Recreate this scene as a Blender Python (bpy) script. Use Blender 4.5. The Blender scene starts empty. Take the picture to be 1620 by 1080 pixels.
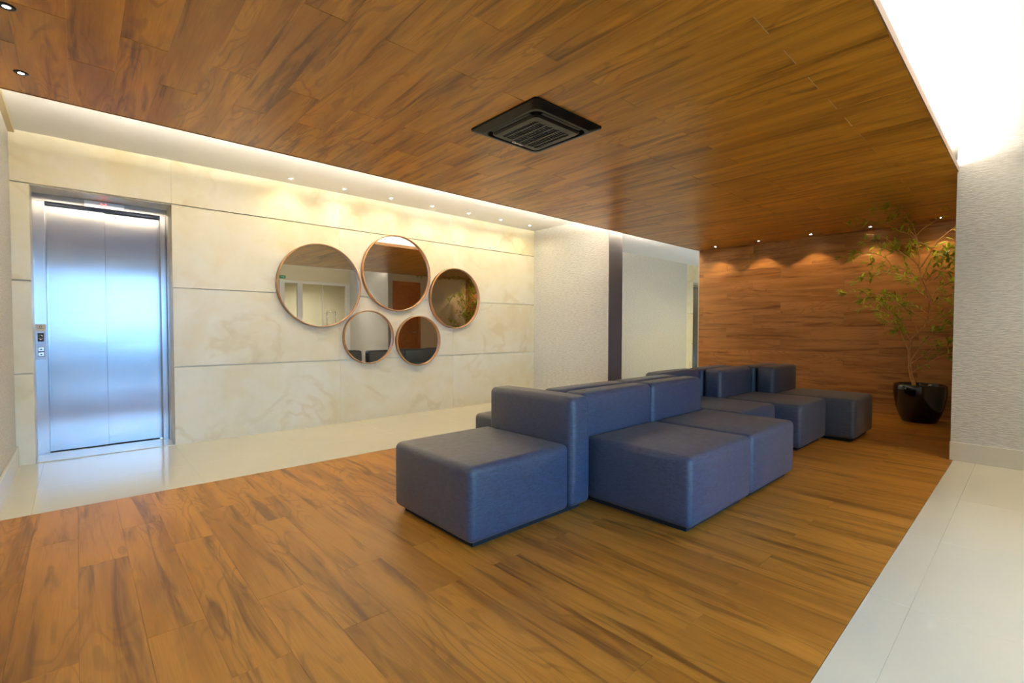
import bpy, bmesh, math, random
from mathutils import Vector, Matrix

random.seed(7)
SC = bpy.context.scene
COL = SC.collection

# ------------------------------------------------------------------ camera
F_PX, YAW, PITCH, ROLL = 755.35, math.radians(47.69), math.radians(-1.516), math.radians(0.0886)
fw = Vector((math.cos(YAW) * math.cos(PITCH), math.sin(YAW) * math.cos(PITCH), math.sin(PITCH)))
rt = Vector((math.sin(YAW), -math.cos(YAW), 0.0))
up = rt.cross(fw)
rt, up = rt * math.cos(ROLL) + up * math.sin(ROLL), up * math.cos(ROLL) - rt * math.sin(ROLL)
cam_data = bpy.data.cameras.new('camera')
cam_data.sensor_width = 36.0
cam_data.lens = F_PX / 1620.0 * 36.0
cam_data.clip_start = 0.05
cam_data.clip_end = 200
cam = bpy.data.objects.new('camera', cam_data)
COL.objects.link(cam)
M = Matrix((rt, up, -fw)).transposed().to_4x4()
M.translation = Vector((0, 0, 1.0))
cam.matrix_world = M
SC.camera = cam

# ------------------------------------------------------------------ view, sky, daylight
SC.view_settings.view_transform = 'Standard'
SC.view_settings.look = 'None'
SC.view_settings.gamma = 1.0
SC.view_settings.use_curve_mapping = False
SC.view_settings.exposure = 1.12
SKY = (0.27, 0.55, 1.0)
SKY_STRENGTH = 5.4
world = bpy.data.worlds.new('overcast_sky')
SC.world = world
world.use_nodes = True
bg = world.node_tree.nodes['Background']
bg.inputs['Color'].default_value = (*SKY, 1)
bg.inputs['Strength'].default_value = SKY_STRENGTH
pl = bpy.data.lights.new('entrance_portal', 'AREA')     # only guides sky light in through the entrance glazing
pl.shape = 'RECTANGLE'; pl.size = 3.7; pl.size_y = 2.1
pl.cycles.is_portal = True
po = bpy.data.objects.new('entrance_portal', pl)
COL.objects.link(po)
po.location = (1.5, -1.62, 1.05)
po.rotation_euler = (math.radians(90), 0, 0)
# lamp strengths (W/m2 of emitter for strips, W for spots)
COVE_FRONT, COVE_REAR = 62.0, 350.0
WASH_W, WASH_COL = 4.0, (1.0, 0.88, 0.56)
SPOT_W, SPOT_COL = 7.5, (1.0, 0.70, 0.38)
COVE_COL = (1.0, 0.96, 0.88)

# room measures (camera height = 1.0 m)
YM, ZC, ZW = 4.952, 2.42, 2.197
XL, XR, XB = -0.343, 4.95, 7.05
YF0, YF1 = 0.412, 3.605          # wooden floor band
YC0, YC1 = 0.422, 3.505          # wooden ceiling band
YG = -1.5                        # entrance glazing
XE, YE = 12.0, 5.2               # far end of the corridor, its wall

# ------------------------------------------------------------------ helpers
def link(o, parent=None):
    COL.objects.link(o)
    if parent is not None:
        o.parent = parent
    return o

def wloc(o):
    v = Vector(o.location)
    while o.parent is not None:
        o = o.parent
        v += Vector(o.location)
    return v

def tag(o, label=None, cat=None, group=None, kind=None):
    if label: o['label'] = label
    if cat: o['category'] = cat
    if group: o['group'] = group
    if kind: o['kind'] = kind
    return o

def empty(name, loc, parent=None):
    o = bpy.data.objects.new(name, None)
    o.empty_display_size = 0.05
    link(o, parent)
    o.location = Vector(loc) - (wloc(parent) if parent else Vector())
    return o

def meshobj(name, verts, faces, mat, parent=None, smooth=False, origin=None):
    """world-space geometry -> one object whose origin is its own centre"""
    vs = [Vector(v) for v in verts]
    if origin is None:
        lo = Vector([min(v[i] for v in vs) for i in range(3)])
        hi = Vector([max(v[i] for v in vs) for i in range(3)])
        origin = (lo + hi) / 2
    else:
        origin = Vector(origin)
    me = bpy.data.meshes.new(name)
    me.from_pydata([v - origin for v in vs], [], faces)
    me.update()
    if smooth:
        me.polygons.foreach_set('use_smooth', [True] * len(me.polygons))
    me.materials.append(mat)
    o = bpy.data.objects.new(name, me)
    link(o, parent)
    o.location = origin - (wloc(parent) if parent else Vector())
    return o

def place(name, me, loc, parent=None):
    o = bpy.data.objects.new(name, me)
    link(o, parent)
    o.location = Vector(loc) - (wloc(parent) if parent else Vector())
    return o

class MB:
    def __init__(s): s.v = []; s.f = []
    def add(s, v, f):
        n = len(s.v); s.v += [Vector(p) for p in v]; s.f += [tuple(i + n for i in q) for q in f]; return s
    def box(s, a, b, c=0.0):
        (x0, y0, z0), (x1, y1, z1) = a, b
        if c <= 0:
            return s.add([(x0,y0,z0),(x1,y0,z0),(x1,y1,z0),(x0,y1,z0),(x0,y0,z1),(x1,y0,z1),(x1,y1,z1),(x0,y1,z1)],
                         [(0,3,2,1),(4,5,6,7),(0,1,5,4),(1,2,6,5),(2,3,7,6),(3,0,4,7)])
        bm = bmesh.new(); bmesh.ops.create_cube(bm, size=1)
        for v in bm.verts:
            v.co = Vector(((x0+x1)/2 + v.co.x*(x1-x0), (y0+y1)/2 + v.co.y*(y1-y0), (z0+z1)/2 + v.co.z*(z1-z0)))
        bmesh.ops.bevel(bm, geom=bm.edges[:], offset=c, segments=2, profile=0.5, affect='EDGES')
        bm.verts.index_update()
        s.add([v.co.copy() for v in bm.verts], [tuple(v.index for v in f.verts) for f in bm.faces]); bm.free()
        return s
    def lathe(s, prof, center, n=40, axis='z', close=True):
        """profile of (radius, height) turned about an axis through center"""
        c = Vector(center); k = len(prof); vs = []; fs = []
        for i in range(n):
            a = 2*math.pi*i/n
            for r, h in prof:
                if axis == 'z': p = Vector((r*math.cos(a), r*math.sin(a), h))
                else: p = Vector((r*math.cos(a), -h, r*math.sin(a)))     # axis 'y': height runs towards -y
                vs.append(c + p)
        for i in range(n):
            j = (i+1) % n
            for q in range(k-1):
                fs.append((i*k+q, j*k+q, j*k+q+1, i*k+q+1))
        if close:
            fs.append(tuple(i*k for i in range(n))[::-1]); fs.append(tuple(i*k+k-1 for i in range(n)))
        return s.add(vs, fs)
    def tube(s, pts, rad, n=6):
        vs = []; fs = []; m = len(pts); pts = [Vector(p) for p in pts]
        for i, p in enumerate(pts):
            t = (pts[min(i+1, m-1)] - pts[max(i-1, 0)]).normalized()
            a = t.orthogonal().normalized() if abs(t.x) > .9 else t.cross(Vector((1, 0, 0))).normalized()
            b = t.cross(a)
            for q in range(n):
                w = 2*math.pi*q/n
                vs.append(p + (a*math.cos(w) + b*math.sin(w))*rad[i])
        for i in range(m-1):
            for q in range(n):
                fs.append((i*n+q, i*n+(q+1) % n, (i+1)*n+(q+1) % n, (i+1)*n+q))
        fs.append(tuple(range(n))[::-1]); fs.append(tuple((m-1)*n+q for q in range(n)))
        return s.add(vs, fs)
    def build(s, name, mat, parent=None, smooth=False, origin=None):
        return meshobj(name, s.v, s.f, mat, parent, smooth, origin)

def rounded_box_mesh(name, sx, sy, sz, r, mat, bulge=0.0, seg=4, inner=4):
    """box with round edges, centre of its base at the origin"""
    def ticks(L):
        a = [-L/2 + r*(1-math.cos(math.pi/2*i/seg)) for i in range(seg)]
        b = [-L/2 + r + (L-2*r)*i/inner for i in range(inner+1)]
        return a + b + [-t for t in reversed(a)]
    T = [ticks(sx), ticks(sy), ticks(sz)]
    H = (sx/2, sy/2, sz/2)
    verts = {}; vl = []; fl = []
    def vert(p):
        k = tuple(round(c, 6) for c in p)
        if k in verts: return verts[k]
        q = Vector([max(-H[i]+r, min(H[i]-r, p[i])) for i in range(3)])
        d = Vector(p) - q
        v = q + d.normalized()*r if d.length > 1e-9 else q
        if bulge:
            u = [max(-1, min(1, p[i]/H[i])) for i in range(3)]
            for i in range(3):
                j, k2 = (i+1) % 3, (i+2) % 3
                w = (1-u[j]**4)*(1-u[k2]**4)
                v[i] += bulge*w*u[i]**3
        v.z += H[2]
        verts[k] = len(vl); vl.append(v); return verts[k]
    for ax in range(3):
        j, k = (ax+1) % 3, (ax+2) % 3
        for s in (-1, 1):
            for a in range(len(T[j])-1):
                for b in range(len(T[k])-1):
                    q = []
                    for (aa, bb) in ((a, b), (a+1, b), (a+1, b+1), (a, b+1)):
                        p = [0, 0, 0]; p[ax] = s*H[ax]; p[j] = T[j][aa]; p[k] = T[k][bb]
                        q.append(vert(p))
                    if s < 0: q.reverse()
                    if len(set(q)) == 4: fl.append(q)
    me = bpy.data.meshes.new(name); me.from_pydata(vl, [], fl); me.update()
    me.polygons.foreach_set('use_smooth', [True]*len(me.polygons)); me.materials.append(mat)
    return me

# ------------------------------------------------------------------ materials
class NT:
    def __init__(s, name):
        s.m = bpy.data.materials.new(name); s.m.use_nodes = True
        s.t = s.m.node_tree; s.b = s.t.nodes['Principled BSDF']
        s.out = s.t.nodes['Material Output']
    def n(s, typ, **kw):
        o = s.t.nodes.new(typ)
        for k, v in kw.items():
            if k.startswith('i_'): o.inputs[k[2:].replace('_', ' ')].default_value = v
            else: setattr(o, k, v)
        return o
    def l(s, a, b): s.t.links.new(a, b)
    def math(s, op, a, b=None, c=None):
        o = s.n('ShaderNodeMath', operation=op)
        for i, x in enumerate((a, b, c)):
            if x is None: continue
            if isinstance(x, (int, float)): o.inputs[i].default_value = x
            else: s.l(x, o.inputs[i])
        return o.outputs[0]
    def vmath(s, op, a, b):
        o = s.n('ShaderNodeVectorMath', operation=op)
        for i, x in enumerate((a, b)):
            if isinstance(x, tuple): o.inputs[i].default_value = x
            else: s.l(x, o.inputs[i])
        return o.outputs[0]
    def mix(s, fac, a, b, mode='MIX'):
        o = s.n('ShaderNodeMix', data_type='RGBA', blend_type=mode)
        for i, x in ((0, fac), (6, a), (7, b)):
            if isinstance(x, (int, float)): o.inputs[i].default_value = x
            elif isinstance(x, tuple): o.inputs[i].default_value = (*x, 1) if len(x) == 3 else x
            else: s.l(x, o.inputs[i])
        return o.outputs[2]
    def ramp(s, fac, p0, p1):
        o = s.n('ShaderNodeMapRange', interpolation_type='SMOOTHSTEP')
        s.l(fac, o.inputs[0]); o.inputs[1].default_value = p0; o.inputs[2].default_value = p1
        return o.outputs[0]
    def noise(s, vec, scale=1.0, detail=2.0, rough=0.5, dist=0.0):
        o = s.n('ShaderNodeTexNoise'); s.l(vec, o.inputs['Vector'])
        o.inputs['Scale'].default_value = scale; o.inputs['Detail'].default_value = detail
        o.inputs['Roughness'].default_value = rough; o.inputs['Distortion'].default_value = dist
        return o.outputs[0]
    def coords(s, rnd=True):
        tc = s.n('ShaderNodeTexCoord'); v = tc.outputs['Object']
        s.rnd = None
        if rnd:
            oi = s.n('ShaderNodeObjectInfo'); s.rnd = oi.outputs['Random']
            cm = s.n('ShaderNodeCombineXYZ')
            for i, k in enumerate((41.0, 97.0, 59.0)): s.l(s.math('MULTIPLY', s.rnd, k), cm.inputs[i])
            v = s.vmath('ADD', v, cm.outputs[0])
        return v
    def set(s, **kw):
        for k, v in kw.items():
            k = k.replace('_', ' ')
            k = {'Specular': 'Specular IOR Level', 'Sheen': 'Sheen Weight', 'Coat': 'Coat Weight', 'Transmission': 'Transmission Weight'}.get(k, k)
            if isinstance(v, tuple): s.b.inputs[k].default_value = (*v, 1) if len(v) == 3 else v
            elif isinstance(v, (int, float)): s.b.inputs[k].default_value = v
            else: s.l(v, s.b.inputs[k])
        return s
    def bump(s, h, strength, dist):
        o = s.n('ShaderNodeBump'); o.inputs['Strength'].default_value = strength; o.inputs['Distance'].default_value = dist
        s.l(h, o.inputs['Height']); s.l(o.outputs[0], s.b.inputs['Normal'])

def plain(name, col, rough=0.5, metal=0.0, spec=0.5, mottled=0.04, scale=30.0):
    t = NT(name); v = t.coords()
    n = t.noise(v, scale, 3)
    k = t.math('ADD', t.math('MULTIPLY', n, mottled*2), 1.0-mottled)
    cm = t.n("ShaderNodeCombineXYZ")
    for i in range(3): t.l(k, cm.inputs[i])
    c = t.mix(1.0, col, cm.outputs[0], "MULTIPLY")
    t.set(Base_Color=c, Roughness=rough, Metallic=metal, Specular=spec)
    return t.m

def wood(name, light, mid, dark, rough, tone=(0.9, 1.1), spec=0.5, coat=0.0):
    t = NT(name); v = t.coords()
    broad = t.noise(t.vmath('MULTIPLY', v, (0.9, 8.0, 1.0)), 1.0, 3, 0.55, 0.3)
    streak = t.noise(t.vmath('MULTIPLY', v, (1.3, 16.0, 1.0)), 1.0, 3, 0.6, 0.6)
    cont = t.noise(t.vmath('MULTIPLY', v, (1.5, 7.0, 1.0)), 1.0, 1.5, 0.45, 0.2)
    lines = t.math('SINE', t.math('MULTIPLY', cont, 75.0))
    lines = t.math('MULTIPLY', t.ramp(lines, 0.35, 1.0), t.ramp(t.noise(t.vmath('MULTIPLY', v, (1.0, 5.0, 3.0)), 1.0, 2), 0.42, 0.62))
    fine = t.noise(t.vmath('MULTIPLY', v, (7.0, 190.0, 20.0)), 1.0, 4, 0.6)
    c = t.mix(t.ramp(broad, 0.36, 0.66), light, mid)
    c = t.mix(t.math('MULTIPLY', t.ramp(streak, 0.50, 0.72), 0.82), c, dark)
    c = t.mix(t.math('MULTIPLY', lines, 0.32), c, dark)
    k = t.math('ADD', t.math('MULTIPLY', fine, 0.50), 0.75)
    k = t.math('MULTIPLY', k, t.math('ADD', t.math('MULTIPLY', t.rnd, tone[1]-tone[0]), tone[0]))
    cm = t.n('ShaderNodeCombineXYZ')
    for i in range(3): t.l(k, cm.inputs[i])
    c = t.mix(1.0, c, cm.outputs[0], 'MULTIPLY')
    r = t.math('ADD', t.math('MULTIPLY', fine, 0.14), rough-0.07)
    t.set(Base_Color=c, Roughness=r, Specular=spec, Coat=coat)
    t.b.inputs['Coat Roughness'].default_value = 0.25
    t.bump(fine, 0.10, 0.002)
    return t.m

def wallpaper(name, col):
    t = NT(name); v = t.coords(False)
    sp = t.n('ShaderNodeSeparateXYZ'); t.l(v, sp.inputs[0])
    h = t.math('ADD', sp.outputs[0], sp.outputs[1])
    cm = t.n('ShaderNodeCombineXYZ'); t.l(h, cm.inputs[0]); t.l(sp.outputs[2], cm.inputs[1])
    a = t.noise(t.vmath('MULTIPLY', cm.outputs[0], (20.0, 115.0, 1.0)), 1.0, 2, 0.5, 0.4)
    b = t.noise(t.vmath('MULTIPLY', cm.outputs[0], (130.0, 50.0, 1.0)), 1.0, 1, 0.5)
    hgt = t.math('ADD', t.math('MULTIPLY', t.ramp(a, 0.35, 0.65), 0.75), t.math('MULTIPLY', b, 0.35))
    c = t.mix(t.math('MULTIPLY', hgt, 0.9), tuple(x*0.86 for x in col), tuple(min(1, x*1.08) for x in col))
    t.set(Base_Color=c, Roughness=0.62, Specular=0.35)
    t.bump(hgt, 0.6, 0.004)
    return t.m

def marble(name):
    t = NT(name); v = t.coords()
    w = t.noise(v, 1.6, 4, 0.6, 0.4)
    n1 = t.noise(t.vmath('MULTIPLY', v, (1.0, 1.0, 0.5)), 1.7, 4, 0.5, 0.5)
    vein = t.math('SUBTRACT', 1.0, t.ramp(t.math('ABSOLUTE', t.math('SUBTRACT', n1, 0.5)), 0.0, 0.045))
    n2 = t.noise(v, 5.0, 5, 0.6, 1.0)
    vein2 = t.math('SUBTRACT', 1.0, t.ramp(t.math('ABSOLUTE', t.math('SUBTRACT', n2, 0.5)), 0.0, 0.02))
    cloud = t.noise(v, 7.0, 5, 0.6)
    c = t.mix(t.ramp(w, 0.35, 0.68), (0.86, 0.79, 0.60), (0.80, 0.69, 0.44))
    c = t.mix(t.math('MULTIPLY', t.ramp(cloud, 0.45, 0.75), 0.35), c, (0.88, 0.83, 0.70))
    mask = t.ramp(t.noise(v, 1.3, 2), 0.44, 0.62)
    c = t.mix(t.math('MULTIPLY', t.math('MULTIPLY', vein, mask), 0.30), c, (0.62, 0.46, 0.18))
    c = t.mix(t.math('MULTIPLY', t.math('MULTIPLY', vein2, mask), 0.03), c, (0.60, 0.42, 0.17))
    t.set(Base_Color=c, Roughness=0.32, Specular=0.35)
    return t.m

def tile_mat(name, col, rough=0.10):
    t = NT(name); v = t.coords()
    n = t.noise(v, 3.0, 4, 0.6); f = t.noise(v, 60.0, 3)
    c = t.mix(t.math('ADD', t.math('MULTIPLY', n, 0.5), t.math('MULTIPLY', f, 0.3)), tuple(x*0.93 for x in col), tuple(min(1, x*1.05) for x in col))
    t.set(Base_Color=c, Roughness=rough, Specular=0.5)
    return t.m

def fabric(name):
    t = NT(name); v = t.coords()
    a = t.noise(t.vmath('MULTIPLY', v, (28.0, 28.0, 240.0)), 1.0, 3, 0.65)
    b = t.noise(t.vmath('MULTIPLY', v, (300.0, 300.0, 50.0)), 1.0, 2, 0.6)
    m = t.math('ADD', t.math('MULTIPLY', a, 0.6), t.math('MULTIPLY', b, 0.4))
    big = t.noise(v, 5.0, 3)
    c = t.mix(t.ramp(m, 0.36, 0.64), (0.008, 0.026, 0.058), (0.027, 0.068, 0.132))
    c = t.mix(t.math('MULTIPLY', t.ramp(big, 0.4, 0.75), 0.25), c, (0.028, 0.056, 0.10))
    t.set(Base_Color=c, Roughness=0.50, Specular=1.0, Sheen=0.11)
    t.b.inputs['Sheen Tint'].default_value = (1.0, 0.70, 0.36, 1); t.b.inputs['Sheen Roughness'].default_value = 0.6
    t.b.inputs['Specular Tint'].default_value = (1.0, 0.78, 0.48, 1)
    t.bump(m, 0.25, 0.0015)
    return t.m

def brushed(name, col, rough, aniso, horizontal=True, wav=0.0):
    t = NT(name); v = t.coords()
    s = (1.5, 1.5, 220.0) if horizontal else (220.0, 220.0, 1.5)
    a = t.noise(t.vmath('MULTIPLY', v, s), 1.0, 3, 0.6)
    k = t.math('ADD', t.math('MULTIPLY', a, 0.10), rough-0.05)
    t.set(Base_Color=col, Metallic=1.0, Roughness=k, Anisotropic=aniso)
    tg = t.n('ShaderNodeCombineXYZ'); tg.inputs[0].default_value = 0.7071; tg.inputs[1].default_value = 0.7071
    t.l(tg.outputs[0], t.b.inputs['Tangent'])
    if wav:
        w = t.noise(t.vmath('MULTIPLY', v, (1.2, 1.2, 5.0)), 1.0, 1.5, 0.4)
        t.bump(w, 1.0, wav)
    return t.m

def emit(name, col, strength):
    t = NT(name)
    e = t.n('ShaderNodeEmission'); e.inputs[0].default_value = (*col, 1); e.inputs[1].default_value = strength
    t.l(e.outputs[0], t.out.inputs[0]); t.t.nodes.remove(t.b)
    return t.m

def pane_glass(name, tint=(0.93, 0.97, 1.0)):
    t = NT(name)
    a = t.n('ShaderNodeBsdfTransparent'); a.inputs[0].default_value = (*tint, 1)
    g = t.n('ShaderNodeBsdfGlossy'); g.inputs[1].default_value = 0.01
    f = t.n('ShaderNodeFresnel'); f.inputs[0].default_value = 1.5
    m = t.n('ShaderNodeMixShader')
    t.l(f.outputs[0], m.inputs[0]); t.l(a.outputs[0], m.inputs[1]); t.l(g.outputs[0], m.inputs[2]); t.l(m.outputs[0], t.out.inputs[0])
    t.t.nodes.remove(t.b)
    return t.m

def leaf_mat(name):
    t = NT(name); v = t.coords(False)
    n = t.noise(v, 9.0, 3); f = t.noise(v, 70.0, 2)
    c = t.mix(t.ramp(n, 0.35, 0.65), (0.26, 0.37, 0.035), (0.48, 0.58, 0.08))
    c = t.mix(t.math('MULTIPLY', t.ramp(f, 0.4, 0.7), 0.5), c, (0.60, 0.62, 0.13))
    t.set(Base_Color=c, Roughness=0.42, Specular=0.4)
    tr = t.n('ShaderNodeBsdfTranslucent'); t.l(t.mix(1.0, c, (1.0, 1.0, 0.55), 'MULTIPLY'), tr.inputs[0])
    mx = t.n('ShaderNodeMixShader'); mx.inputs[0].default_value = 0.5
    t.l(t.b.outputs[0], mx.inputs[1]); t.l(tr.outputs[0], mx.inputs[2]); t.l(mx.outputs[0], t.out.inputs[0])
    return t.m

FLOORWOOD = wood('vinyl_plank_floor', (0.45, 0.195, 0.026), (0.31, 0.125, 0.015), (0.125, 0.046, 0.007), 0.40, (0.95, 1.05), 0.26)
CEILWOOD = wood('vinyl_plank_ceiling', (0.63, 0.285, 0.030), (0.44, 0.185, 0.018), (0.150, 0.054, 0.007), 0.31, (0.95, 1.06), 0.42)
WALLWOOD = wood('vinyl_plank_wall', (0.46, 0.215, 0.060), (0.32, 0.140, 0.035), (0.15, 0.060, 0.016), 0.42, (0.97, 1.03), 0.3)
UNDER_DARK = plain('dark_underlay', (0.12, 0.05, 0.012), 0.8)
UNDER_PALE = plain('pale_board', (0.72, 0.62, 0.48), 0.8)
FASCIA = plain('wood_edge_band', (0.30, 0.155, 0.062), 0.45)
PAPER = wallpaper('woven_wallpaper', (0.70, 0.67, 0.61))
PAPER_GREY = PAPER
WHITE = plain('ceiling_paint', (0.82, 0.80, 0.75), 0.8, mottled=0.01)
CREAM = plain('cream_paint', (0.78, 0.70, 0.52), 0.7, mottled=0.02)
WHITE_FRAME = plain('white_lacquer', (0.80, 0.80, 0.79), 0.35, mottled=0.01)
TANTRIM = plain('tan_trim', (0.52, 0.43, 0.26), 0.6, mottled=0.02)
MARBLE = marble('cream_marble')
TILE = tile_mat('cream_porcelain', (0.72, 0.66, 0.49))
GROUT = plain('pale_grout', (0.74, 0.68, 0.52), 0.7)
SKIRT = tile_mat('porcelain_skirting', (0.76, 0.71, 0.60), 0.25)
FABRIC = fabric('charcoal_blue_weave')
BLACK = plain('black_plastic', (0.009, 0.007, 0.005), 0.30, spec=0.22)
BLACK_MATT = plain('black_matt', (0.008, 0.008, 0.009), 0.8)
TRACK = plain('blue_grey_track', (0.10, 0.11, 0.14), 0.35)
BLACK_SLAT = plain('black_slat', (0.012, 0.012, 0.016), 0.42, spec=0.3)
POT = plain('black_glazed_pot', (0.008, 0.006, 0.005), 0.12, spec=0.6)
SOIL = plain('dark_soil', (0.035, 0.022, 0.014), 0.9, mottled=0.5, scale=60)
STONE = plain('pale_pebble', (0.42, 0.36, 0.30), 0.5, mottled=0.2)
BARK = plain('tan_bark', (0.70, 0.37, 0.14), 0.65, mottled=0.35, scale=45)
LEAF = leaf_mat('willow_leaf')
STEEL = brushed('brushed_steel', (0.46, 0.455, 0.45), 0.22, 0.9, True, 0.0010)
STEEL_FRAME = brushed('brushed_steel_frame', (0.48, 0.47, 0.46), 0.25, 0.85, True)
DARK_METAL = brushed('dark_bronze_metal', (0.46, 0.42, 0.40), 0.34, 0.5, True)
PIERGREY = plain('grey_lacquer', (0.20, 0.19, 0.19), 0.38, mottled=0.02)
CHROME = plain('satin_chrome', (0.72, 0.71, 0.69), 0.18, 1.0, mottled=0.02)
MIRROR = plain('silver_mirror', (0.80, 0.79, 0.75), 0.015, 1.0, mottled=0.0)
RIM = wood('mirror_rim_veneer', (0.40, 0.20, 0.075), (0.32, 0.15, 0.05), (0.20, 0.085, 0.03), 0.38, (0.95, 1.05))
DOORWOOD = wood('orange_door_veneer', (0.48, 0.17, 0.035), (0.40, 0.13, 0.024), (0.30, 0.09, 0.016), 0.40, (0.98, 1.02))
GLASS = pane_glass('clear_pane')
CARD = plain('beige_card', (0.55, 0.47, 0.30), 0.5, mottled=0.02)
INK = plain('dark_ink', (0.03, 0.03, 0.035), 0.5)
GREEN = plain('exit_green', (0.02, 0.28, 0.14), 0.4)
PAINTED_OUT = plain('render_outside', (0.70, 0.63, 0.48), 0.8)
PAVING = plain('grey_paving', (0.11, 0.11, 0.11), 0.8, mottled=0.1, scale=6)
PANEL = plain('panel_steel', (0.42, 0.44, 0.47), 0.35, 0.6)
BADGE = plain('silver_badge', (0.85, 0.80, 0.70), 0.35, mottled=0.02)
RED_LED = emit('red_display', (1.0, 0.05, 0.04), 4.0)
LED_FRONT = emit('led_strip_front', COVE_COL, COVE_FRONT)
LED_REAR = emit('led_strip_rear', (1.0, 0.95, 0.84), COVE_REAR)
LENS = emit('downlight_lens', (1.0, 0.93, 0.78), 60.0)

# ------------------------------------------------------------------ planks and tiles
_pm = {}
def slab_mesh(L, W, T, c, mat):
    """lies in local XY, top face at z = 0, long side along X, edges eased on the top"""
    k = (round(L, 4), round(W, 4), round(T, 4), round(c, 4), mat.name)
    if k in _pm: return _pm[k]
    x, y = L/2, W/2
    v = [(-x,-y,-T),(x,-y,-T),(x,y,-T),(-x,y,-T), (-x,-y,-c),(x,-y,-c),(x,y,-c),(-x,y,-c), (-x+c,-y+c,0),(x-c,-y+c,0),(x-c,y-c,0),(-x+c,y-c,0)]
    f = [(3,2,1,0),(8,9,10,11)]
    for a in range(4):
        b = (a+1) % 4
        f += [(a,b,b+4,a+4),(a+4,b+4,b+8,a+8)]
    me = bpy.data.meshes.new('slab'); me.from_pydata(v, [], f); me.update(); me.materials.append(mat)
    _pm[k] = me
    return me

def slab(name, parent, c, ex, ez, L, W, T, ch, mat):
    o = bpy.data.objects.new(name, slab_mesh(L, W, T, ch, mat)); link(o, parent)
    ex = Vector(ex); ez = Vector(ez); ey = ez.cross(ex)
    m = Matrix((ex, ey, ez)).transposed().to_4x4()
    o.rotation_euler = m.to_euler()
    o.location = Vector(c) - (wloc(parent) if parent else Vector())
    return o

def cuts(a, b, first, step):
    """joint positions strictly between a and b"""
    n = math.ceil((a - first)/step)
    r = [a]; p = first + n*step
    while p < b - 0.02:
        if p > a + 0.02: r.append(p)
        p += step
    return r + [b]

# ------------------------------------------------------------------ floor
fl = MB().box((XL-.1, YF0, -0.12), (XB+.05, YF1, -0.0075)).build('floor', UNDER_DARK)
tag(fl, 'brown wood plank floor running under the sofas', kind='structure')
PW, GAP = 0.1625, 0.0012
xs = cuts(XL-.02, XB, 0.80, PW)
for i in range(len(xs)-1):
    col = round((xs[i+1]-0.80)/PW)
    ys = cuts(YF0, YF1, 0.77 if col % 2 else 1.53, 1.14)
    for j in range(len(ys)-1):
        slab('plank', fl, ((xs[i]+xs[i+1])/2, (ys[j]+ys[j+1])/2, 0), (0, 1, 0), (0, 0, 1), ys[j+1]-ys[j]-.0008, xs[i+1]-xs[i]-.0005, 0.007, 0.0004, FLOORWOOD)

def tiled(name, x0, x1, y0, y1, fx, fy, step, label):
    f = MB().box((x0, y0, -0.12), (x1, y1, -0.009)).build(name, GROUT)
    tag(f, label, kind='structure')
    X = cuts(x0, x1, fx, step); Y = cuts(y0, y1, fy, step)
    for i in range(len(X)-1):
        for j in range(len(Y)-1):
            slab('tile', f, ((X[i]+X[i+1])/2, (Y[j]+Y[j+1])/2, 0), (1, 0, 0), (0, 0, 1), X[i+1]-X[i]-.0005, Y[j+1]-Y[j]-.0005, 0.0085, 0.0006, TILE)
    return f
tiled('floor', XL-.1, XE, YF1+.0008, YE+.02, 0.6, 4.152, 0.8, 'polished cream tile strip along the marble wall')
tiled('floor', XL-.1, XR+.02, YG-.1, YF0-.0008, 0.6, 0.286, 0.8, 'polished cream tile strip beside the grey papered wall')

# ------------------------------------------------------------------ ceilings
wc = MB().box((XL-.02, YC0+.006, ZW+.0021), (XB+.1, YC1-.006, ZW+.03)).build('ceiling', UNDER_PALE)
tag(wc, 'lowered ceiling panel clad in brown wood planks', kind='structure')
xs = cuts(XL-.02, XB, 0.80, PW)
for i in range(len(xs)-1):
    col = round((xs[i+1]-0.80)/PW)
    ys = cuts(YC0+.006, YC1-.006, 0.757 if col % 2 == 0 else 1.475, 1.083)
    for j in range(len(ys)-1):
        slab('plank', wc, ((xs[i]+xs[i+1])/2, (ys[j]+ys[j+1])/2, ZW), (0, 1, 0), (0, 0, -1), ys[j+1]-ys[j]-.0028, xs[i+1]-xs[i]-.0006, 0.002, 0.0004, CEILWOOD)
MB().box((XL-.02, YC0, ZW-.003), (XB+.1, YC0+.006, ZW+.042)).build('edge_band', FASCIA, wc)
MB().box((XL-.02, YC1-.006, ZW-.003), (XB+.1, YC1, ZW+.042)).build('edge_band', FASCIA, wc)
MB().box((XL-.02, YC0+.20, ZW+.03), (XB+.1, YC1-.20, ZC)).build('cove_back', WHITE, wc)
uc = MB().box((XL-.1, YG-.1, ZC), (XE, YE+.4, ZC+.1)).build('ceiling', WHITE)
tag(uc, 'plain white upper ceiling glowing along the wood panel', kind='structure')
tr = MB().box((XL, YC1, ZC-.022), (XL+.032, YM, ZC)).build('trim_1', TANTRIM)
tag(tr, 'narrow tan ceiling trim along the left wall', kind='structure')

# ------------------------------------------------------------------ walls
wl = MB().box((XL-.1, YG-.1, -.12), (XL, YM+.4, ZC)).build('wall_left', PAPER)
tag(wl, 'left side wall covered in woven paper', kind='structure')
tag(MB().box((XL, YG, 0), (XL+.016, YM, .145), .003).build('baseboard_left', SKIRT), 'cream baseboard on the left wall', kind='structure')

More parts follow.
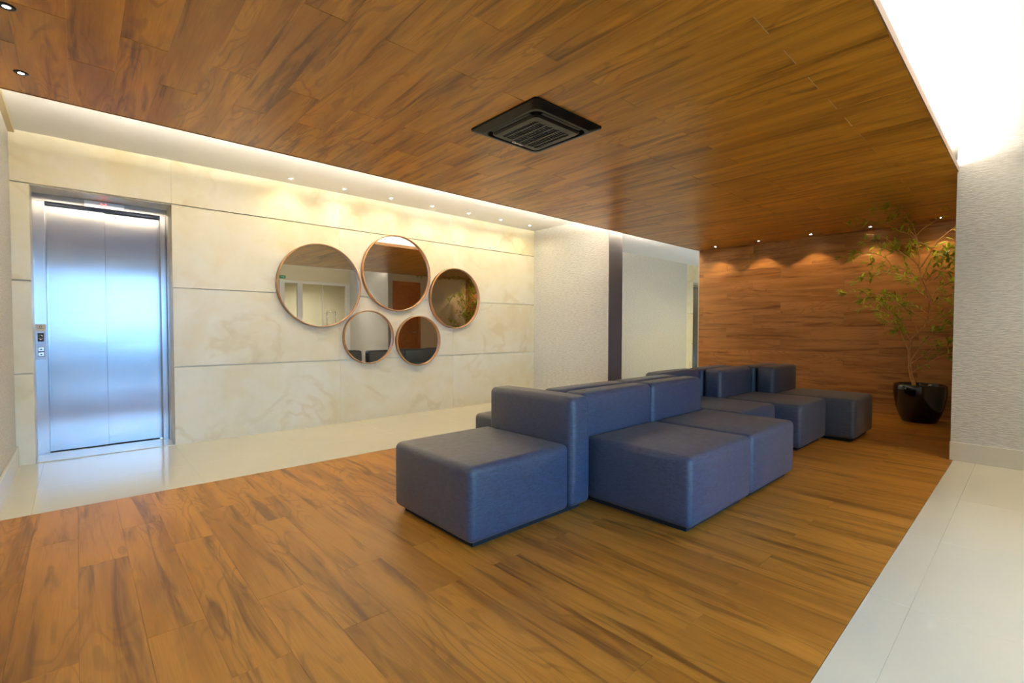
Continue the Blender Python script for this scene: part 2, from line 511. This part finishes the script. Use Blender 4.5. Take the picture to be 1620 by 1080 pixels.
def marble_wall(name, x0, x1, yf, ox0, ox1, oz, joints, label, depth=0.4):
    """backing with an opening, faced with separate marble slabs between recessed grooves"""
    b = MB()
    yb = yf + .03
    b.box((x0, yb, -.12), (ox0, yf+depth, ZC)); b.box((ox1, yb, -.12), (x1, yf+depth, ZC)); b.box((ox0, yb, oz), (ox1, yf+depth, ZC))
    b.box((ox0, yf+.40, -.12), (ox1, yf+depth+.05, oz))
    w = b.build(name, MARBLE); tag(w, label, kind='structure')
    Z = [0.0, 0.668, 1.345, 2.052, ZC]
    for k in range(4):
        z0 = Z[k] + (.004 if k else 0); z1 = Z[k+1] - (.004 if k < 3 else 0)
        if k == 3: runs = [(x0, ox1)] + [(a, c) for a, c in zip([ox1]+joints, joints+[x1])]
        else: runs = [(x0, ox0)] + [(a, c) for a, c in zip([ox1]+joints, joints+[x1])]
        for (a, c) in runs:
            if c - a < .01: continue
            slab('marble_slab', w, ((a+c)/2, yf, (z0+z1)/2), (1, 0, 0), (0, -1, 0), c-a-.0006, z1-z0, 0.031, 0.0011, MARBLE)
    return w
EX0, EX1, EZ = -0.243, 0.606, 2.047
marble_wall('wall_back', XL, XR, YM, EX0, EX1, EZ, [2.05, 3.50], 'cream marble wall in grooved courses carrying the round mirrors')
# papered pier beside the marble wall, with a dark metal end
wp = MB().box((XR-.01, 3.63, -.12), (5.225, YE+.4, ZC)).build('wall_pier', PAPER)
tag(wp, 'beige papered pier beside the marble wall', kind='structure')
tag(MB().box((XR-.01, 3.622, 0), (5.225, 3.63, ZC)).build('trim_2', PIERGREY), 'dark metal facing on the end of the papered pier', kind='structure')
tag(MB().box((XR-.022, 3.63, 0), (XR-.01, YM, .145), .003).build('baseboard_pier', SKIRT), 'cream baseboard on the papered pier', kind='structure')
wr = MB().box((5.225, 5.165, -.12), (9.87, YE+.4, ZC)).build('wall_recess', PAPER)
tag(wr, 'beige papered wall deep in the corridor behind the sofas', kind='structure')
EX2 = 10.22
marble_wall('wall_corridor', 9.87, XE, YE, EX2, EX2+.85, EZ, [], 'golden marble strip around the far second elevator')
tag(MB().box((XE, 3.2, -.12), (XE+.1, YE+.4, ZC)).build('wall_end', CREAM), 'cream end wall of the corridor', kind='structure')
tag(MB().box((XB+.12, 3.30, -.12), (XE, 3.40, ZC)).build('wall_passage', CREAM), 'cream passage wall hidden behind the wood wall', kind='structure')
# wooden back wall
wb = MB().box((XB+.008, 0.33, -.12), (XB+.12, YC1-.005, ZC)).build('wall_wood', UNDER_DARK)
tag(wb, 'wood clad wall behind the potted tree', kind='structure')
zs = cuts(0.0, ZW, 0.06, PW)
for i in range(len(zs)-1):
    ys = cuts(0.43, YC1-.012, (0.9, 1.62, 1.26)[i % 3], 1.083)
    for j in range(len(ys)-1):
        slab('plank', wb, (XB, (ys[j]+ys[j+1])/2, (zs[i]+zs[i+1])/2), (0, 1, 0), (-1, 0, 0), ys[j+1]-ys[j]-.0008, zs[i+1]-zs[i]-.0008, 0.007, 0.0004, WALLWOOD)
tag(MB().box((XB-.002, YC1-.012, 0), (XB+.12, YC1, ZC)).build('trim_3', WHITE_FRAME), 'thin white end strip of the wood wall', kind='structure')
# right wall and the hidden niche wall with its door
wrt = MB().box((XR+.01, YG-.1, -.12), (XR+.12, 0.43, ZC)).build('wall_right', PAPER)
tag(wrt, 'pale grey papered wall right of the potted tree', kind='structure')
tag(MB().box((XR-.006, YG, 0), (XR+.01, 0.434, .14), .003).build('baseboard_right', SKIRT), 'cream baseboard below the grey papered wall', kind='structure')
tag(MB().box((XR+.12, 0.33, -.12), (XB+.008, 0.405, ZC)).build('wall_niche', CREAM), 'cream side wall seen only in the mirrors', kind='structure')
d1 = tag(empty('door_1', (5.40, 0.405, 0)), 'orange wooden door reflected in two round mirrors', kind='structure')
for a, c, z0, z1 in ((5.075, 5.125, 0, 2.04), (5.705, 5.765, 0, 2.04), (5.125, 5.705, 1.965, 2.04)):
    MB().box((a, .405, z0), (c, .428, z1), .002).build('door_casing', DOORWOOD, d1)
dl = MB().box((5.125, .405, .005), (5.705, .417, 1.965)).build('door_leaf', DOORWOOD, d1)
MB().tube([(5.64, .417, .92), (5.64, .455, .92), (5.54, .455, .92)], [.009, .009, .008], 8).build('door_handle', CHROME, dl, True)

# ------------------------------------------------------------------ entrance glazing behind the camera
gw = MB().box((XL, YG-.08, 2.09), (XR+.01, YG, ZC)).build('wall_front', CREAM)
tag(gw, 'cream header wall over the glazed entrance', kind='structure')
w1 = tag(empty('window_1', (1.5, YG-.04, 0)), 'white framed entrance glazing seen in the left mirror', kind='structure')
posts = [(XL, XL+.07), (.80, .87), (1.98, 2.05), (3.34, 3.45), (3.72, 3.84), (4.85, XR+.01)]
for a, c in posts:
    MB().box((a, YG-.07, 0), (c, YG-.01, 2.09), .004).build('post', WHITE_FRAME, w1)
for a, c in ((XL, 2.05), (3.34, XR+.01)):
    MB().box((a, YG-.068, 2.03), (c, YG-.012, 2.089), .003).build('top_rail', WHITE_FRAME, w1)
for k in range(len(posts)-1):
    a, c = posts[k][1], posts[k+1][0]
    if k < 4:
        MB().box((a, YG-.044, .03), (c, YG-.036, 2.03)).build('pane', GLASS, w1)
        MB().box((a, YG-.06, 0), (c, YG-.02, .05), .003).build('bottom_rail', WHITE_FRAME, w1)
d2 = tag(empty('door_2', (4.3, YG-.04, 0)), 'glazed entrance door with a square pull handle', kind='structure')
MB().box((3.845, YG-.046, .01), (4.845, YG-.036, 2.025)).build('pane', GLASS, d2)
f = MB(); f.box((4.29, YG-.055, .01), (4.31, YG-.028, 2.025)); f.build('stile', WHITE_FRAME, d2)
f = MB()
for (p, q) in (((4.385, 1.4), (4.588, 1.4)), ((4.588, 1.4), (4.588, .9)), ((4.588, .9), (4.385, .9)), ((4.385, .9), (4.385, 1.4))):
    f.tube([(p[0], YG+.02, p[1]), (q[0], YG+.02, q[1])], [.012, .012], 8)
f.tube([(4.385, YG+.02, 1.3), (4.385, YG-.036, 1.3)], [.008, .008], 8); f.tube([(4.385, YG+.02, 1.0), (4.385, YG-.036, 1.0)], [.008, .008], 8)
f.build('pull_handle', CHROME, d2, True)
ex = tag(empty('exit_sign', (3.40, YG, 2.12)), 'small green exit sign over the glazed entrance', 'sign')
MB().box((3.335, YG, 2.115), (3.465, YG+.012, 2.185), .003).build('plate', GREEN, ex)
MB().box((3.36, YG+.012, 2.145), (3.42, YG+.0135, 2.155)).add([(3.42, YG+.013, 2.135), (3.42, YG+.013, 2.165), (3.44, YG+.013, 2.15)], [(0, 1, 2)]).build('arrow', WHITE_FRAME, ex)
tag(MB().box((-30, -40, -.14), (40, YG-.1, -.02)).build('ground', PAVING), 'grey paving outside the entrance', kind='structure')
hv = MB().box((2.9, -4.1, -.12), (8.1, -4.0, 2.6)).box((2.9, -4.0, -.12), (3.0, YG-.1, 2.6)).box((8.0, -4.0, -.12), (8.1, YG-.1, 2.6)).box((2.9, -4.1, 2.5), (8.1, YG-.1, 2.6)).box((XR+.12, YG-.2, -.12), (8.0, YG-.1, 2.5))
tag(hv.build('wall_hall', PAINTED_OUT), 'cream walls of the hall beyond the entrance door', kind='structure')
tag(MB().box((3.0, -4.0, -.018), (8.0, YG-.1, -.004)).build('floor', TILE), 'tiled floor of the hall beyond the entrance door', kind='structure')

# ------------------------------------------------------------------ elevators
def text_mesh(body, size):
    cu = bpy.data.curves.new('txt', 'FONT'); cu.body = body; cu.size = size; cu.align_x = 'CENTER'; cu.align_y = 'CENTER'; cu.extrude = 0.0006; cu.resolution_u = 3
    o = bpy.data.objects.new('txt', cu); COL.objects.link(o)
    bpy.context.view_layer.update()
    me = bpy.data.meshes.new_from_object(o.evaluated_get(bpy.context.evaluated_depsgraph_get()))
    bpy.data.objects.remove(o); me.materials.clear()
    return me

def elevator(x0, yf, label):
    x1 = x0 + .849; e = tag(empty('elevator', (x0+.42, yf+.2, 0)), label, 'elevator')
    yj, yd = yf+.275, yf+.345
    MB().box((x0-.012, yj, 0), (x0+.070, yd+.03, 1.99), .002).build('jamb', STEEL_FRAME, e)
    MB().box((x1-.052, yj, 0), (x1-.012, yd+.03, 1.99), .002).build('jamb', STEEL_FRAME, e)
    MB().box((x1-.012, yj-.05, 0), (x1+.004, yd+.03, 1.99), .002).build('side_return', STEEL_FRAME, e)
    MB().box((x0, yj, 1.99), (x1, yd+.03, EZ), .002).build('header', STEEL_FRAME, e)
    MB().box((x0+.070, yd-.03, 1.972), (x1-.052, yd-.004, 1.992), .002).build('door_track', TRACK, e)
    s = (x0+x1)/2 + .003
    MB().box((x0+.052, yd, .012), (s, yd+.012, 1.975), .002).build('door_panel', STEEL, e)
    MB().box((s-.01, yd+.014, .012), (x1-.045, yd+.026, 1.975), .002).build('door_panel', STEEL, e)
    MB().box((x0+.001, yf+.002, -.008), (x1-.001, yd-.005, .006), .002).build('sill', TILE, e)
    MB().box((x0+.06, yd-.005, -.008), (x1-.07, yd+.03, .010)).build('door_groove', BLACK_MATT, e)
    cx = (x0+x1)/2
    dp = MB().box((cx-.125, yj-.022, 1.985), (cx+.130, yj-.0005, 2.038), .003).build('floor_display', CHROME, e)
    h = MB(); yq = yj-.0235
    for (a, b, c, d) in ((-.020, 2.000, -.015, 2.026), (.008, 2.000, .013, 2.026), (-.015, 2.011, .008, 2.0155)):
        h.box((cx+a, yq, b), (cx+c, yj-.0215, d))
    h.build('lit_letter', RED_LED, dp)
    # call panel on the left jamb
    px, pw = x0+.002, .060
    cp = MB().box((px, yj-.006, .755), (px+pw, yj+.001, 1.03), .002).build('call_panel', PANEL, e)
    cd = MB().box((px+.003, yj-.008, .978), (px+pw-.003, yj-.0055, 1.028)).build('notice_card', CARD, cp)
    m = MB(); m.lathe([(.0055, 0), (.0085, 0), (.0085, .0008), (.0055, .0008)], (px+pw/2, yj-.008, 1.010), 16, 'y', False)
    m.box((px+.014, yj-.0088, .9955), (px+pw-.014, yj-.0078, .9975)); m.build('printed_mark', INK, cp)
    a = MB().box((px+.012, yj-.008, .895), (px+pw-.012, yj-.0055, .962), .001).build('direction_indicator', BLACK_SLAT, cp)
    ar = MB(); c0 = px+pw/2
    for zc, sg in ((.940, 1), (.917, -1)):
        for q in (-1, 1):
            ar.tube([(c0+q*.012, yj-.0085, zc-sg*.004), (c0, yj-.0085, zc+sg*.008)], [.0016, .0016], 6)
    ar.build('direction_arrow', CHROME, cp)
    for zb in (.835, .795):
        b = MB().box((px+.014, yj-.010, zb-.015), (px+pw-.012, yj-.0055, zb+.015), .002).build('call_button', CHROME, cp)
        sg = 1 if zb > .8 else -1
        m = MB().add([(c0-.007, yj-.0105, zb-sg*.004), (c0+.008, yj-.0105, zb-sg*.004), (c0, yj-.0105, zb+sg*.007)], [(0, 1, 2)])
        for (ax, bx, az, bz) in ((-.018, -.0145, -.018, .018), (.0145, .018, -.018, .018), (-.018, .018, .0145, .018), (-.018, .018, -.018, -.0145)):
            m.box((c0+.001+ax, yj-.0085, zb+az), (c0+.001+bx, yj-.0055, zb+bz))
        m.build('button_mark', INK, cp)
    return e
elevator(EX0, YM, 'brushed steel elevator doors in the marble wall at far left')
elevator(EX2, YE, 'distant second elevator glimpsed between marble strip and wood wall')

# ------------------------------------------------------------------ lamps
def downlight(loc, ring_mat, power, col, label, group, angle, blend, lens_r=.012, tilt=0.0, rad=.03):
    x, y, z = loc
    e = tag(empty('recessed_downlight', loc), label, 'downlight', group)
    MB().lathe([(lens_r+.001, .001), (lens_r+.001, -.004), (lens_r+.013, -.004), (lens_r+.016, -.0005), (lens_r+.016, .001)], loc, 24, 'z', False).build('trim_ring', ring_mat, e, True)
    MB().lathe([(lens_r, -.0028), (lens_r, -.001)], loc, 20, 'z').build('lens', LENS, e)
    ld = bpy.data.lights.new('downlight_lamp', 'SPOT')
    ld.energy = power; ld.color = col; ld.spot_size = math.radians(angle); ld.spot_blend = blend; ld.shadow_soft_size = rad
    lo = bpy.data.objects.new('downlight_lamp', ld); link(lo, e); lo.location = (0, 0, -.012)
    lo.rotation_euler = (0, tilt, 0)
    return e
order = ['first', 'second', 'third', 'fourth', 'fifth', 'sixth', 'seventh']
for k in range(7):
    lab = 'small white ceiling downlight washing the marble, ' + order[k] + ' of seven counting from the elevator'
    downlight((1.516+.517*k, 4.785-.012*k, ZC), WHITE_FRAME, WASH_W, WASH_COL, lab, 'downlights along the marble wall', 150, 1.0)
for k, y in enumerate((3.158, 2.563, 1.94, 1.33, 0.723)):
    lab = 'small downlight above the wood wall, ' + order[k] + ' of five counting from the corridor side'
    downlight((6.85, y, ZW), BLACK, SPOT_W, SPOT_COL, lab, 'downlights along the wood wall', 96, .35)
for k, y in enumerate((3.233, 2.606, 1.98, 1.355)):
    lab = 'starry downlight in the wood ceiling at far left, ' + order[k] + ' counting from the tile strip'
    downlight((-.175, y, ZW), BLACK, 8.0, WASH_COL, lab, 'downlights along the left wall', 110, .7, .011)

for k, x in enumerate((0.2, 1.6, 3.0, 4.45)):  # unseen row added to brighten the front tiles, right wall and floor
    downlight((x, -.62, ZC), WHITE_FRAME, 38.0 if k < 3 else 46.0, (1.0, 0.94, 0.82), 'added fill downlight out of view over the entrance strip, ' + order[k] + ' from the left wall', 'added fill downlights over the entrance strip', 66 if k < 3 else 110, .8, rad=.03 if k < 3 else .16)
def cove(x0, x1, y0, y1, mat, label):
    e = tag(empty('cove_light', ((x0+x1)/2, (y0+y1)/2, ZW+.03)), label, 'cove light')
    MB().box((x0, y0-.006, ZW+.0305), (x1, y1+.006, ZW+.0345)).build('channel', WHITE_FRAME, e)
    MB().box((x0+.01, y0, ZW+.0348), (x1-.01, y1, ZW+.040)).build('led_strip', mat, e)
cove(XL+.05, XR-.02, YC0+.03, YC0+.055, LED_FRONT, 'bright hidden LED strip behind the wood ceiling edge at right')
cove(XL+.05, XB, YC1-.055, YC1-.03, LED_REAR, 'hidden LED strip behind the wood ceiling edge facing the marble wall')
for k, x in enumerate((8.2, 9.6, 11.0)):  # unseen lamps put in to light the papered recess wall
    downlight((x, 3.75, ZC), WHITE_FRAME, 26.0, WASH_COL, 'added corridor fill downlight hidden behind the wood wall, ' + order[k] + ' from the pier', 'added fill downlights in the far corridor', 150, 1.0)

downlight((4.6, -2.8, 2.5), WHITE_FRAME, 130.0, (1.0, 0.92, 0.74), 'added fill downlight of the hall beyond the entrance door', 'added fill downlights in the entrance hall', 160, 1.0)  # unseen lamp added so the hall looks bright in the left mirror

# ------------------------------------------------------------------ sofas
_sm = {}
def rbox(kind, sx, sy, sz, r, bulge):
    k = (kind, round(sx, 3), round(sy, 3), round(sz, 3))
    if k not in _sm: _sm[k] = rounded_box_mesh(kind, sx, sy, sz, r, FABRIC, bulge)
    return _sm[k]

def sofa(seat, back, label):
    """seat and back given as (x0, x1, y0, y1) on plan"""
    lo = [min(seat[0], back[0]) if back else seat[0], min(seat[2], back[2]) if back else seat[2]]
    hi = [max(seat[1], back[1]) if back else seat[1], max(seat[3], back[3]) if back else seat[3]]
    e = tag(empty('sofa_module', ((lo[0]+hi[0])/2, (lo[1]+hi[1])/2, 0)), label, 'sofa', 'modular sofa blocks on the wood floor')
    MB().box((lo[0]+.05, lo[1]+.05, 0), (hi[0]-.05, hi[1]-.05, .04)).build('plinth', BLACK_MATT, e)
    x0, x1, y0, y1 = seat
    place('seat', rbox('seat', x1-x0-.011, y1-y0-.010, .352, .034, .004), ((x0+x1)/2, (y0+y1)/2, .028), e)
    if back:
        x0, x1, y0, y1 = back
        place('backrest', rbox('backrest', x1-x0-.011, y1-y0-.010, .598, .034, .004), ((x0+x1)/2, (y0+y1)/2, .028), e)
    return e
D, T = .655, .172
sofa((1.272, 1.953, 1.672, 2.375), (1.953, 2.130, 1.668, 2.375), 'nearest dark blue-grey sofa block, its back across the row end')
sofa((2.155, 2.895, 1.095, 1.75), (2.155, 2.895, 1.75, 1.922), 'blue-grey sofa block just behind the nearest one, on the right side')
sofa((2.895, 3.62, 1.095, 1.75), (2.895, 3.62, 1.75, 1.922), 'blue-grey sofa block in the middle of the right side of the row')
sofa((3.62, 4.315, 1.45, 2.115), (3.62, 4.315, 2.115, 2.287), 'set-back sofa block between the two protruding pairs on the right side')
sofa((4.315, 5.012, 1.262, 1.918), (4.315, 5.012, 1.918, 2.09), 'fourth sofa block on the right side, beyond the set-back one')
sofa((5.016, 5.695, 1.048, 1.715), (5.016, 5.695, 1.715, 1.887), 'farthest sofa block, nearest the potted tree')
sofa((2.15, 2.88, 2.098, 2.79), (2.15, 2.88, 1.926, 2.098), 'sofa block facing the marble wall, its seat corner peeking past the nearest back')
sofa((2.88, 3.60, 2.098, 2.79), (2.88, 3.60, 1.926, 2.098), 'middle sofa block facing the marble wall, only its back top showing')
sofa((4.32, 5.01, 2.264, 2.92), (4.32, 5.01, 2.092, 2.264), 'far sofa block facing the marble wall, back to the fourth right-hand block')
sofa((5.016, 5.695, 2.061, 2.72), (5.016, 5.695, 1.889, 2.061), 'farthest sofa block facing the marble wall, back to the one near the tree')

# ------------------------------------------------------------------ mirrors
def mirror(x, z, d, label):
    e = tag(empty('round_mirror', (x, YM, z)), label, 'mirror', 'round mirrors on the marble wall')
    r = d/2; w = .011; dep = .055
    prof = [(r-w, .008), (r-w, dep-.003), (r-w+.003, dep), (r-.003, dep), (r, dep-.003), (r, .002), (r-w, .002), (r-w, .008)]
    MB().lathe(prof, (x, YM, z), 72, 'y', False).build('rim', RIM, e, True)
    MB().lathe([(r-w+.0005, .004), (r-w+.0005, .030)], (x, YM, z), 72, 'y').build('mirror_glass', MIRROR, e)
mirror(1.842, 1.437, .845, 'large round mirror at left of the group, reflecting the glazed entrance')
mirror(2.712, 1.629, .858, 'large round mirror set highest, reflecting ceiling and orange door')
mirror(3.517, 1.380, .752, 'round mirror at right end of the group, reflecting the potted tree')
mirror(2.363, .907, .583, 'lower left small round mirror reflecting pale wall and sofa backs')
mirror(2.986, .859, .588, 'lower right small round mirror reflecting the orange door handle')

# ------------------------------------------------------------------ air conditioner cassette
ac = tag(empty('ceiling_air_conditioner', (2.044, 2.036, ZW)), 'square black cassette air conditioner in the wood ceiling', 'air conditioner')
cx, cy, hs = 2.044, 2.036, .280
def ring(mb, o0, o1, z0, z1, r0, r1, n=6):
    """sloping rounded-square ring between half sizes o0 (at z0) and o1 (at z1)"""
    def loop(h, r, z):
        p = []
        for q in range(4):
            a0 = math.pi/2*q
            sx, sy = ((1, 1), (-1, 1), (-1, -1), (1, -1))[q]
            for i in range(n+1):
                a = a0 + math.pi/2*i/n
                p.append((cx+sx*(h-r)+r*math.cos(a), cy+sy*(h-r)+r*math.sin(a), z))
        return p
    A, B = loop(o0, r0, z0), loop(o1, r1, z1); m = len(A)
    mb.add(A+B, [(i, (i+1) % m, m+(i+1) % m, m+i) for i in range(m)])
    return mb
m = MB()
ring(m, hs, hs, ZW+.002, ZW-.010, .02, .02); ring(m, hs, hs-.045, ZW-.010, ZW-.030, .02, .045); ring(m, hs-.045, hs-.060, ZW-.030, ZW-.031, .045, .05); ring(m, hs-.060, hs-.066, ZW-.031, ZW-.004, .05, .05)
m.build('panel_frame', BLACK, ac, False)
MB().box((cx-.22, cy-.22, ZW-.004), (cx+.22, cy+.22, ZW-.001)).build('air_gap', BLACK_MATT, ac)
m = MB()
ring(m, .190, .190, ZW-.005, ZW-.034, .03, .03); ring(m, .190, .180, ZW-.034, ZW-.042, .03, .03); ring(m, .180, .142, ZW-.042, ZW-.043, .03, .012); ring(m, .142, .142, ZW-.043, ZW-.034, .012, .012)
gr = m.build('grille_frame', BLACK, ac, False)
MB().box((cx-.142, cy-.142, ZW-.034), (cx+.142, cy+.142, ZW-.033)).build('filter', BLACK_MATT, ac)
for i in range(16):
    y = cy-.132+.0176*i
    MB().box((cx-.142, y-.0045, ZW-.0405), (cx+.142, y+.0045, ZW-.036)).build('slat', BLACK_SLAT, ac)
for i in range(5):
    x = cx-.142+.284*(i+.5)/5
    MB().box((x-.007, cy-.142, ZW-.0435), (x+.007, cy+.142, ZW-.0405)).build('rib', BLACK, ac)
for q in range(4):
    a = math.pi/2*q; dx, dy = round(math.cos(a)), round(math.sin(a))
    L, Wd = .158, .010
    c = (cx+dx*.2025, cy+dy*.2025)
    hx, hy = (Wd, L) if dx else (L, Wd)
    v = MB()
    z0, z1 = ZW-.030, ZW-.020
    v.add([(c[0]-hx, c[1]-hy, z0), (c[0]+hx, c[1]-hy, z1 if dx > 0 else z0), (c[0]+hx, c[1]+hy, z1 if (dx > 0 or dy > 0) else z0), (c[0]-hx, c[1]+hy, z1 if dy > 0 else z0),
           (c[0]-hx, c[1]-hy, z0+.003), (c[0]+hx, c[1]-hy, (z1 if dx > 0 else z0)+.003), (c[0]+hx, c[1]+hy, (z1 if (dx > 0 or dy > 0) else z0)+.003), (c[0]-hx, c[1]+hy, (z1 if dy > 0 else z0)+.003)],
          [(0, 1, 2, 3), (7, 6, 5, 4), (0, 4, 5, 1), (1, 5, 6, 2), (2, 6, 7, 3), (3, 7, 4, 0)])
    v.build('air_vane', BLACK_SLAT, ac)
bd = MB().box((cx-.050, cy+.152, ZW-.0447), (cx+.055, cy+.176, ZW-.0425), .0008).build('badge', BLACK_SLAT, ac)
tm = text_mesh('Carrier', .030); tm.materials.append(BADGE)
to = bpy.data.objects.new('badge_text', tm); link(to, bd)
to.location = (0, 0, -.0018); to.rotation_euler = (math.pi, 0, 0)

# ------------------------------------------------------------------ potted tree
PXc, PYc = 6.76, .842
pt = tag(empty('potted_tree', (PXc, PYc, 0)), 'tall slender leafy tree in a glossy black pot by the wood wall', 'potted plant')
prof = [(.0, .0), (.140, .0), (.150, .006), (.180, .075), (.207, .17), (.224, .28), (.229, .35), (.226, .395), (.220, .407), (.210, .409), (.203, .402), (.205, .37), (.200, .345)]
MB().lathe(prof, (PXc, PYc, 0), 48, 'z', False).build('pot', POT, pt, True)
so = MB().lathe([(.0, .352), (.10, .358), (.203, .35)], (PXc, PYc, 0), 32, 'z', False).build('soil', SOIL, pt, True)
for k in range(14):
    a = random.uniform(0, 6.28); r = random.uniform(.06, .17); s = random.uniform(.012, .024)
    MB().lathe([(.001, -s*.5), (s*.8, -s*.3), (s, 0), (s*.7, s*.45), (.001, s*.6)], (PXc+r*math.cos(a), PYc+r*math.sin(a), .362), 8, 'z', True).build('pebble', STONE, so, True)

def scr(px, py, X):
    d = fw + rt*((px-810)/F_PX) - up*((py-540)/F_PX)
    return Vector((0, 0, 1)) + d*(X/d.x)
# growth laid out once as points on a plane through the pot, then given depth of its own
def lay(px, py, X=PXc):
    p = scr(px, py, X); c = Vector((0, 0, 1))
    if p.z > 2.14: p = c + (p-c)*(1.14/(p.z-1))     # keep the crown below the ceiling
    return p
c5 = lambda pts: [(1320+x/6, 440+y/6) for x, y in pts]
c4 = lambda pts: [(1340+x/7.717, 320+y/7.717) for x, y in pts]
trunk = c5([(755,1040),(752,1000),(730,930),(715,850),(712,760),(710,690),(725,620),(730,575),(790,520),(850,455),(885,380),(905,290),(908,220),(895,150)]) + c4([(925,930),(900,880),(880,790),(885,650),(870,540),(850,430),(832,360),(800,270),(780,190)])
tp = [lay(x, y) for x, y in trunk]
tp[0].z = .345
nt = len(tp)
trr = [.019 - .0165*(i/(nt-1))**.75 for i in range(nt)]
MB().tube(tp, trr, 8).build('trunk', BARK, pt, True)
branches = [
 c5([(710,690),(670,610),(610,470),(560,380),(480,290),(410,220),(330,190),(240,215)]),
 c5([(722,590),(660,480),(600,400),(540,340),(460,320),(380,285),(270,262)]),
 c5([(790,520),(770,440),(720,360),(640,270),(560,220),(480,175),(400,145),(290,130),(180,130),(85,150)]),
 c5([(880,390),(800,350),(740,310),(640,260),(540,205),(470,185),(380,160)]),
 c5([(895,340),(830,300),(760,260),(690,215),(600,190),(510,160)]),
 c5([(700,660),(660,590),(610,520),(560,515)]),
 c5([(640,540),(580,430),(520,415),(430,355)]),
 c5([(735,900),(850,820),(960,760),(1080,715)]),
 c5([(725,815),(850,720),(950,660),(1050,620),(1130,585)]),
 c5([(722,790),(800,670),(870,590),(950,530),(1050,490),(1150,455)]),
 c5([(885,420),(980,380),(1060,340),(1160,290)]),
 c5([(860,490),(960,460),(1050,430),(1160,395)]),
 c5([(908,220),(950,130),(1000,85),(1100,50),(1180,30)]),
 c5([(905,250),(960,220),(1040,180),(1140,120)]),
 c5([(905,260),(1000,250),(1080,225),(1160,205)]),
 c5([(905,220),(850,160),(800,120),(770,50),(700,20),(630,15)]),
 c4([(925,960),(860,1000),(820,920),(760,860),(680,810),(560,800),(480,780),(380,760),(240,740)]),
 c4([(880,790),(800,700),(700,640),(600,600),(520,570),(440,540),(360,470),(260,480)]),
 c4([(720,650),(600,560),(480,440),(360,400),(250,390)]),
 c4([(850,430),(760,330),(740,260),(660,200),(540,190)]),
 c4([(800,270),(740,190),(700,120),(650,90),(520,10)]),
 c4([(850,450),(740,380),(640,350),(560,310),(430,260),(280,220),(120,215)]),
 c4([(600,300),(480,130),(420,70),(290,85)]),
 c4([(850,400),(930,320),(1010,270),(1120,200),(1250,90)]),
 c4([(895,800),(980,680),(1050,560),(1100,480),(1190,400),(1330,290)]),
 c4([(910,930),(960,850),(1010,740),(1080,640),(1190,600),(1300,690)]),
 c4([(960,1000),(1100,900),(1150,800),(1170,700),(1240,570)]),
 c4([(560,800),(480,690),(330,620),(190,625),(80,640),(0,670)]),
 c4([(820,920),(680,900),(560,870),(430,850),(330,890),(240,910),(150,975)]),
 c4([(870,540),(780,520),(700,500),(600,510)]),
 c4([(860,480),(960,520),(1080,600),(1180,690),(1290,690)]),
 c4([(940,1000),(1010,900),(1060,820),(1130,830),(1250,800)]),
 c4([(770,440),(780,520),(790,590)]),
]
def leaf(mb, p, d, n, L, W):
    d = d.normalized(); s = d.cross(n).normalized(); n = s.cross(d)
    pts = [p, p+d*L*.30+s*W*.5+n*L*.03, p+d*L*.30-s*W*.5+n*L*.03, p+d*L*.65+s*W*.40+n*L*.02, p+d*L*.65-s*W*.40+n*L*.02, p+d*L-n*L*.06,
           p+d*L*.30+n*L*.0, p+d*L*.65-n*L*.01]
    mb.add(pts, [(0, 6, 1), (0, 2, 6), (1, 6, 7, 3), (6, 2, 4, 7), (3, 7, 5), (7, 4, 5)])
rng = random.Random(21)
for bi, b in enumerate(branches):
    amp = rng.uniform(-.30, .16)
    n = len(b); pts = []
    for i, (x, y) in enumerate(b):
        t = i/(n-1)
        pts.append(lay(x, y, min(PXc + amp*t, 6.97)))
    # finer smooth path
    fine = []
    for i in range(n-1):
        p0, p1, p2, p3 = pts[max(i-1, 0)], pts[i], pts[i+1], pts[min(i+2, n-1)]
        for k in range(4):
            t = k/4
            fine.append(.5*((2*p1)+(p2-p0)*t+(2*p0-5*p1+4*p2-p3)*t*t+(3*p1-p0-3*p2+p3)*t**3))
    fine.append(pts[-1]); nf = len(fine)
    thick = .0076 if bi in (0, 1, 2, 7, 8, 9, 16, 24) else .0054
    br = MB().tube(fine, [thick*(1-.8*i/(nf-1)) for i in range(nf)], 5).build('branch', BARK, pt, True)
    lm = MB()
    for i in range(nf):
        t = i/(nf-1)
        if t < .16: continue
        dirb = (fine[min(i+1, nf-1)] - fine[max(i-1, 0)]).normalized()
        cnt = 2 if t < .9 else 5
        if rng.random() < .08 and t < .9: continue
        side = Vector((rng.uniform(-1, 1), rng.uniform(-1, 1), rng.uniform(-1, 1))).normalized()
        tw = dirb*rng.uniform(.2, .8) + side*.7 + Vector((0, 0, .1))
        base = fine[i]
        tip = base + tw.normalized()*rng.uniform(.02, .06)
        if t > .35 and rng.random() < .65:
            lm.tube([base, tip], [.0016, .001], 4)
            src = tip; cnt += 3
        else: src = base
        for q in range(cnt):
            rd = Vector((rng.uniform(-1, 1), rng.uniform(-1, 1), rng.uniform(-1, 1))).normalized()
            d = (tw.normalized()*.7 + dirb*.5 + rd*.75 + Vector((0, 0, -.1)))
            nn = Vector((rng.uniform(-.6, .2), rng.uniform(-.4, .4), 1)).normalized()
            L = rng.uniform(.056, .095)
            e0 = src + d.normalized()*L
            if e0.x > 7.03 or src.x > 7.03 or e0.z > ZW-.01 or (e0.y < .445): continue
            if src.z > ZW-.02: continue
            if e0.z > 1.95 and any(abs(e0.x-6.85) < .16 and abs(e0.y-q2) < .14 for q2 in (.723, 1.33)): continue
            leaf(lm, src, d, nn, L, L*rng.uniform(.19, .26))
    if lm.v:
        tag(lm.build('foliage', LEAF, br), kind='stuff')
